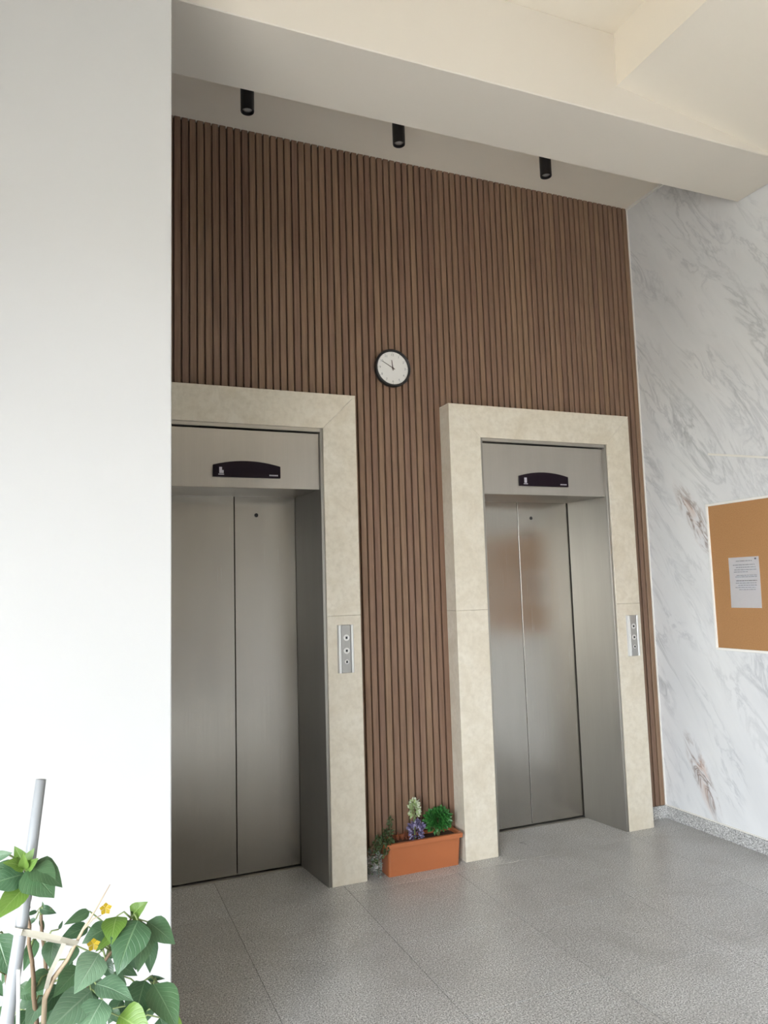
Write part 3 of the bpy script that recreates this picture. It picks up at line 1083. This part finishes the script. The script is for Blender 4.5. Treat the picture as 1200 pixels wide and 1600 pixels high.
child('body', loft([(pl0, pl1, pf, pb, 0), (rl0 + 0.012, rl1 - 0.012, rf + 0.012, rb - 0.006, PHH - 0.014),
                    (rl0 + 0.018, rl1 - 0.018, rf + 0.018, rb - 0.012, PHH - 0.014), (rl0 + 0.03, rl1 - 0.03, rf + 0.03, rb - 0.02, PHH - 0.05)]), 'terra', planter)
child('rim', loft([(rl0 + 0.012, rl1 - 0.012, rf + 0.012, rb - 0.005, PHH - 0.024), (rl0, rl1, rf, rb, PHH - 0.022), (rl0, rl1, rf, rb, PHH - 0.002), (rl0 + 0.003, rl1 - 0.003, rf + 0.003, rb - 0.003, PHH),
                   (rl0 + 0.018, rl1 - 0.018, rf + 0.018, rb - 0.012, PHH), (rl0 + 0.018, rl1 - 0.018, rf + 0.018, rb - 0.012, PHH - 0.03)], False, False), 'terra', planter)
bm = loft([(rl0 + 0.02, rl1 - 0.02, rf + 0.02, rb - 0.013, PHH - 0.05), (rl0 + 0.02, rl1 - 0.02, rf + 0.02, rb - 0.013, PHH - 0.018)])
child('soil', bm, 'soil', planter)


def tuft(bm, base, direction, l, w):
    d = Vector(direction).normalized()
    s = d.cross(Vector((random.uniform(-1, 1), random.uniform(-1, 1), random.uniform(-.3, .3)))).normalized()
    up = d.cross(s)
    b0 = Vector(base)
    p = [b0, b0 + d * l * 0.5 + s * w / 2 + up * w * 0.15, b0 + d * l, b0 + d * l * 0.5 - s * w / 2 + up * w * 0.15]
    m = b0 + d * l * 0.5 - up * w * 0.1
    v = [bm.verts.new(q) for q in p]
    c = bm.verts.new(m)
    for i in range(4):
        bm.faces.new((v[i], v[(i + 1) % 4], c))


def rnd_dir(zmin=-0.3):
    while True:
        d = Vector((random.uniform(-1, 1), random.uniform(-1, 1), random.uniform(zmin, 1)))
        if 0.1 < d.length < 1:
            return d.normalized()


def bush(root, name, mat, center, rad, n, l, w, shell=0.4, zmin=-0.3):
    bm = bmesh.new()
    for _ in range(n):
        d = rnd_dir(zmin)
        k = random.uniform(shell, 1)
        p = Vector(center) + Vector((d.x * rad[0], d.y * rad[1], d.z * rad[2])) * k
        if p.y > YW - 0.008:
            p.y = YW - 0.008
        tuft(bm, p, d + Vector((0, -0.15, 0.1)), l * random.uniform(0.7, 1.2), w)
    o = child(name, bm, mat, root)
    o['kind'] = 'stuff'
    return o


SZ = PHH - 0.02
# bushy green plant
t = thing('green_shrub', 'bushy bright green plant in the planter beside the pale flower', 'plant', (1.855, 3.85, SZ))
bm = bmesh.new()
for k in range(7):
    a = 2 * PI * k / 7
    tube(bm, [(1.855, 3.85, SZ - 0.01), (1.855 + 0.02 * math.cos(a), 3.85 + 0.012 * math.sin(a), SZ + 0.04), (1.855 + 0.05 * math.cos(a), 3.85 + 0.025 * math.sin(a), SZ + 0.085)], [0.003, 0.0025, 0.0015], 5)
child('stem', bm, 'stem_g', t)
bush(t, 'foliage', 'fol_g', (1.855, 3.848, SZ + 0.085), (0.068, 0.046, 0.056), 420, 0.026, 0.022, 0.25, -0.7)
# two-tone flower
t = thing('pale_flower', 'upright lime white flower head over purple leaves in the planter', 'flower', (1.715, 3.85, SZ))
bm = tube(bmesh.new(), [(1.715, 3.85, SZ - 0.01), (1.713, 3.85, SZ + 0.08), (1.712, 3.85, SZ + 0.20)], [0.004, 0.0035, 0.002], 6)
child('stem', bm, 'stem_g', t)
bush(t, 'purple_leaves', 'fol_p', (1.722, 3.845, SZ + 0.048), (0.034, 0.03, 0.055), 90, 0.026, 0.018, 0.5, -0.5)
bush(t, 'lilac_petals', 'fol_p2', (1.715, 3.836, SZ + 0.040), (0.026, 0.026, 0.045), 50, 0.020, 0.013, 0.7, -0.5)
bush(t, 'flower_head', 'fol_lime', (1.712, 3.845, SZ + 0.155), (0.024, 0.022, 0.048), 90, 0.022, 0.018, 0.4, -0.5)
bush(t, 'flower_petals', 'fol_lime2', (1.712, 3.842, SZ + 0.165), (0.027, 0.024, 0.055), 60, 0.018, 0.012, 0.75, -0.4)
# trailing plant, hangs over the end of the planter to the floor
t = thing('trailing_plant', 'dull green trailing plant spilling over the end of the planter', 'plant', (1.565, 3.85, SZ))
bm = bmesh.new()
fb = bmesh.new()
gb = bmesh.new()
runs = [([(1.565, 3.85, SZ), (1.57, 3.85, SZ + 0.06), (1.572, 3.84, SZ + 0.125)], 0), ([(1.565, 3.85, SZ), (1.545, 3.85, SZ + 0.05), (1.54, 3.845, SZ + 0.075)], 0),
        ([(1.56, 3.85, SZ), (1.515, 3.85, SZ + 0.035), (1.490, 3.85, SZ - 0.03), (1.482, 3.85, 0.06)], 0),
        ([(1.56, 3.83, SZ), (1.51, 3.82, SZ + 0.03), (1.492, 3.815, SZ - 0.02), (1.485, 3.81, 0.075), (1.478, 3.80, 0.012)], 1),
        ([(1.56, 3.86, SZ), (1.51, 3.875, SZ + 0.03), (1.475, 3.88, SZ - 0.02), (1.462, 3.885, 0.05), (1.458, 3.87, 0.010)], 1),
        ([(1.565, 3.82, SZ), (1.55, 3.80, SZ + 0.035), (1.53, 3.785, SZ + 0.02), (1.51, 3.775, 0.12)], 0)]
for pts, grey in runs:
    pts = [Vector(p) for p in pts]
    fine = [pts[i].lerp(pts[i + 1], k / 5) for i in range(len(pts) - 1) for k in range(5)] + [pts[-1]]
    tube(bm, fine, 0.0016, 5)
    for p in fine[2:]:
        for _ in range(5):
            d = rnd_dir(-0.2)
            l = random.uniform(0.014, 0.024)
            q = p + d * 0.004
            if q.z + d.z * l < 0.004:
                d.z = abs(d.z)
            tuft(gb if grey and random.random() < 0.75 and p.z < 0.13 else fb, q, d, l, 0.013)
child('stem', bm, 'stem', t)
for nm, b_, mt in (('foliage', fb, 'fol_d'), ('grey_foliage', gb, 'fol_grey')):
    o = child(nm, b_, mt, t)
    o['kind'] = 'stuff'
# dry red-brown sprigs between trailing plant and flower
t = thing('dry_sprig', 'dry red brown sprigs in the planter beside the pale flower', 'plant', (1.645, 3.86, SZ))
bm = bmesh.new()
for k in range(26):
    b0 = Vector((1.645 + random.uniform(-.04, .04), 3.875 + random.uniform(-.015, .015), SZ - 0.006))
    tube(bm, [b0, b0 + Vector((random.uniform(-.03, .03), random.uniform(-.015, .01), random.uniform(0.03, 0.055)))], [0.0024, 0.0012], 5)
o = child('twigs', bm, plain('red_twig', (0.24, 0.075, 0.035), 0.7), t)
o['kind'] = 'stuff'
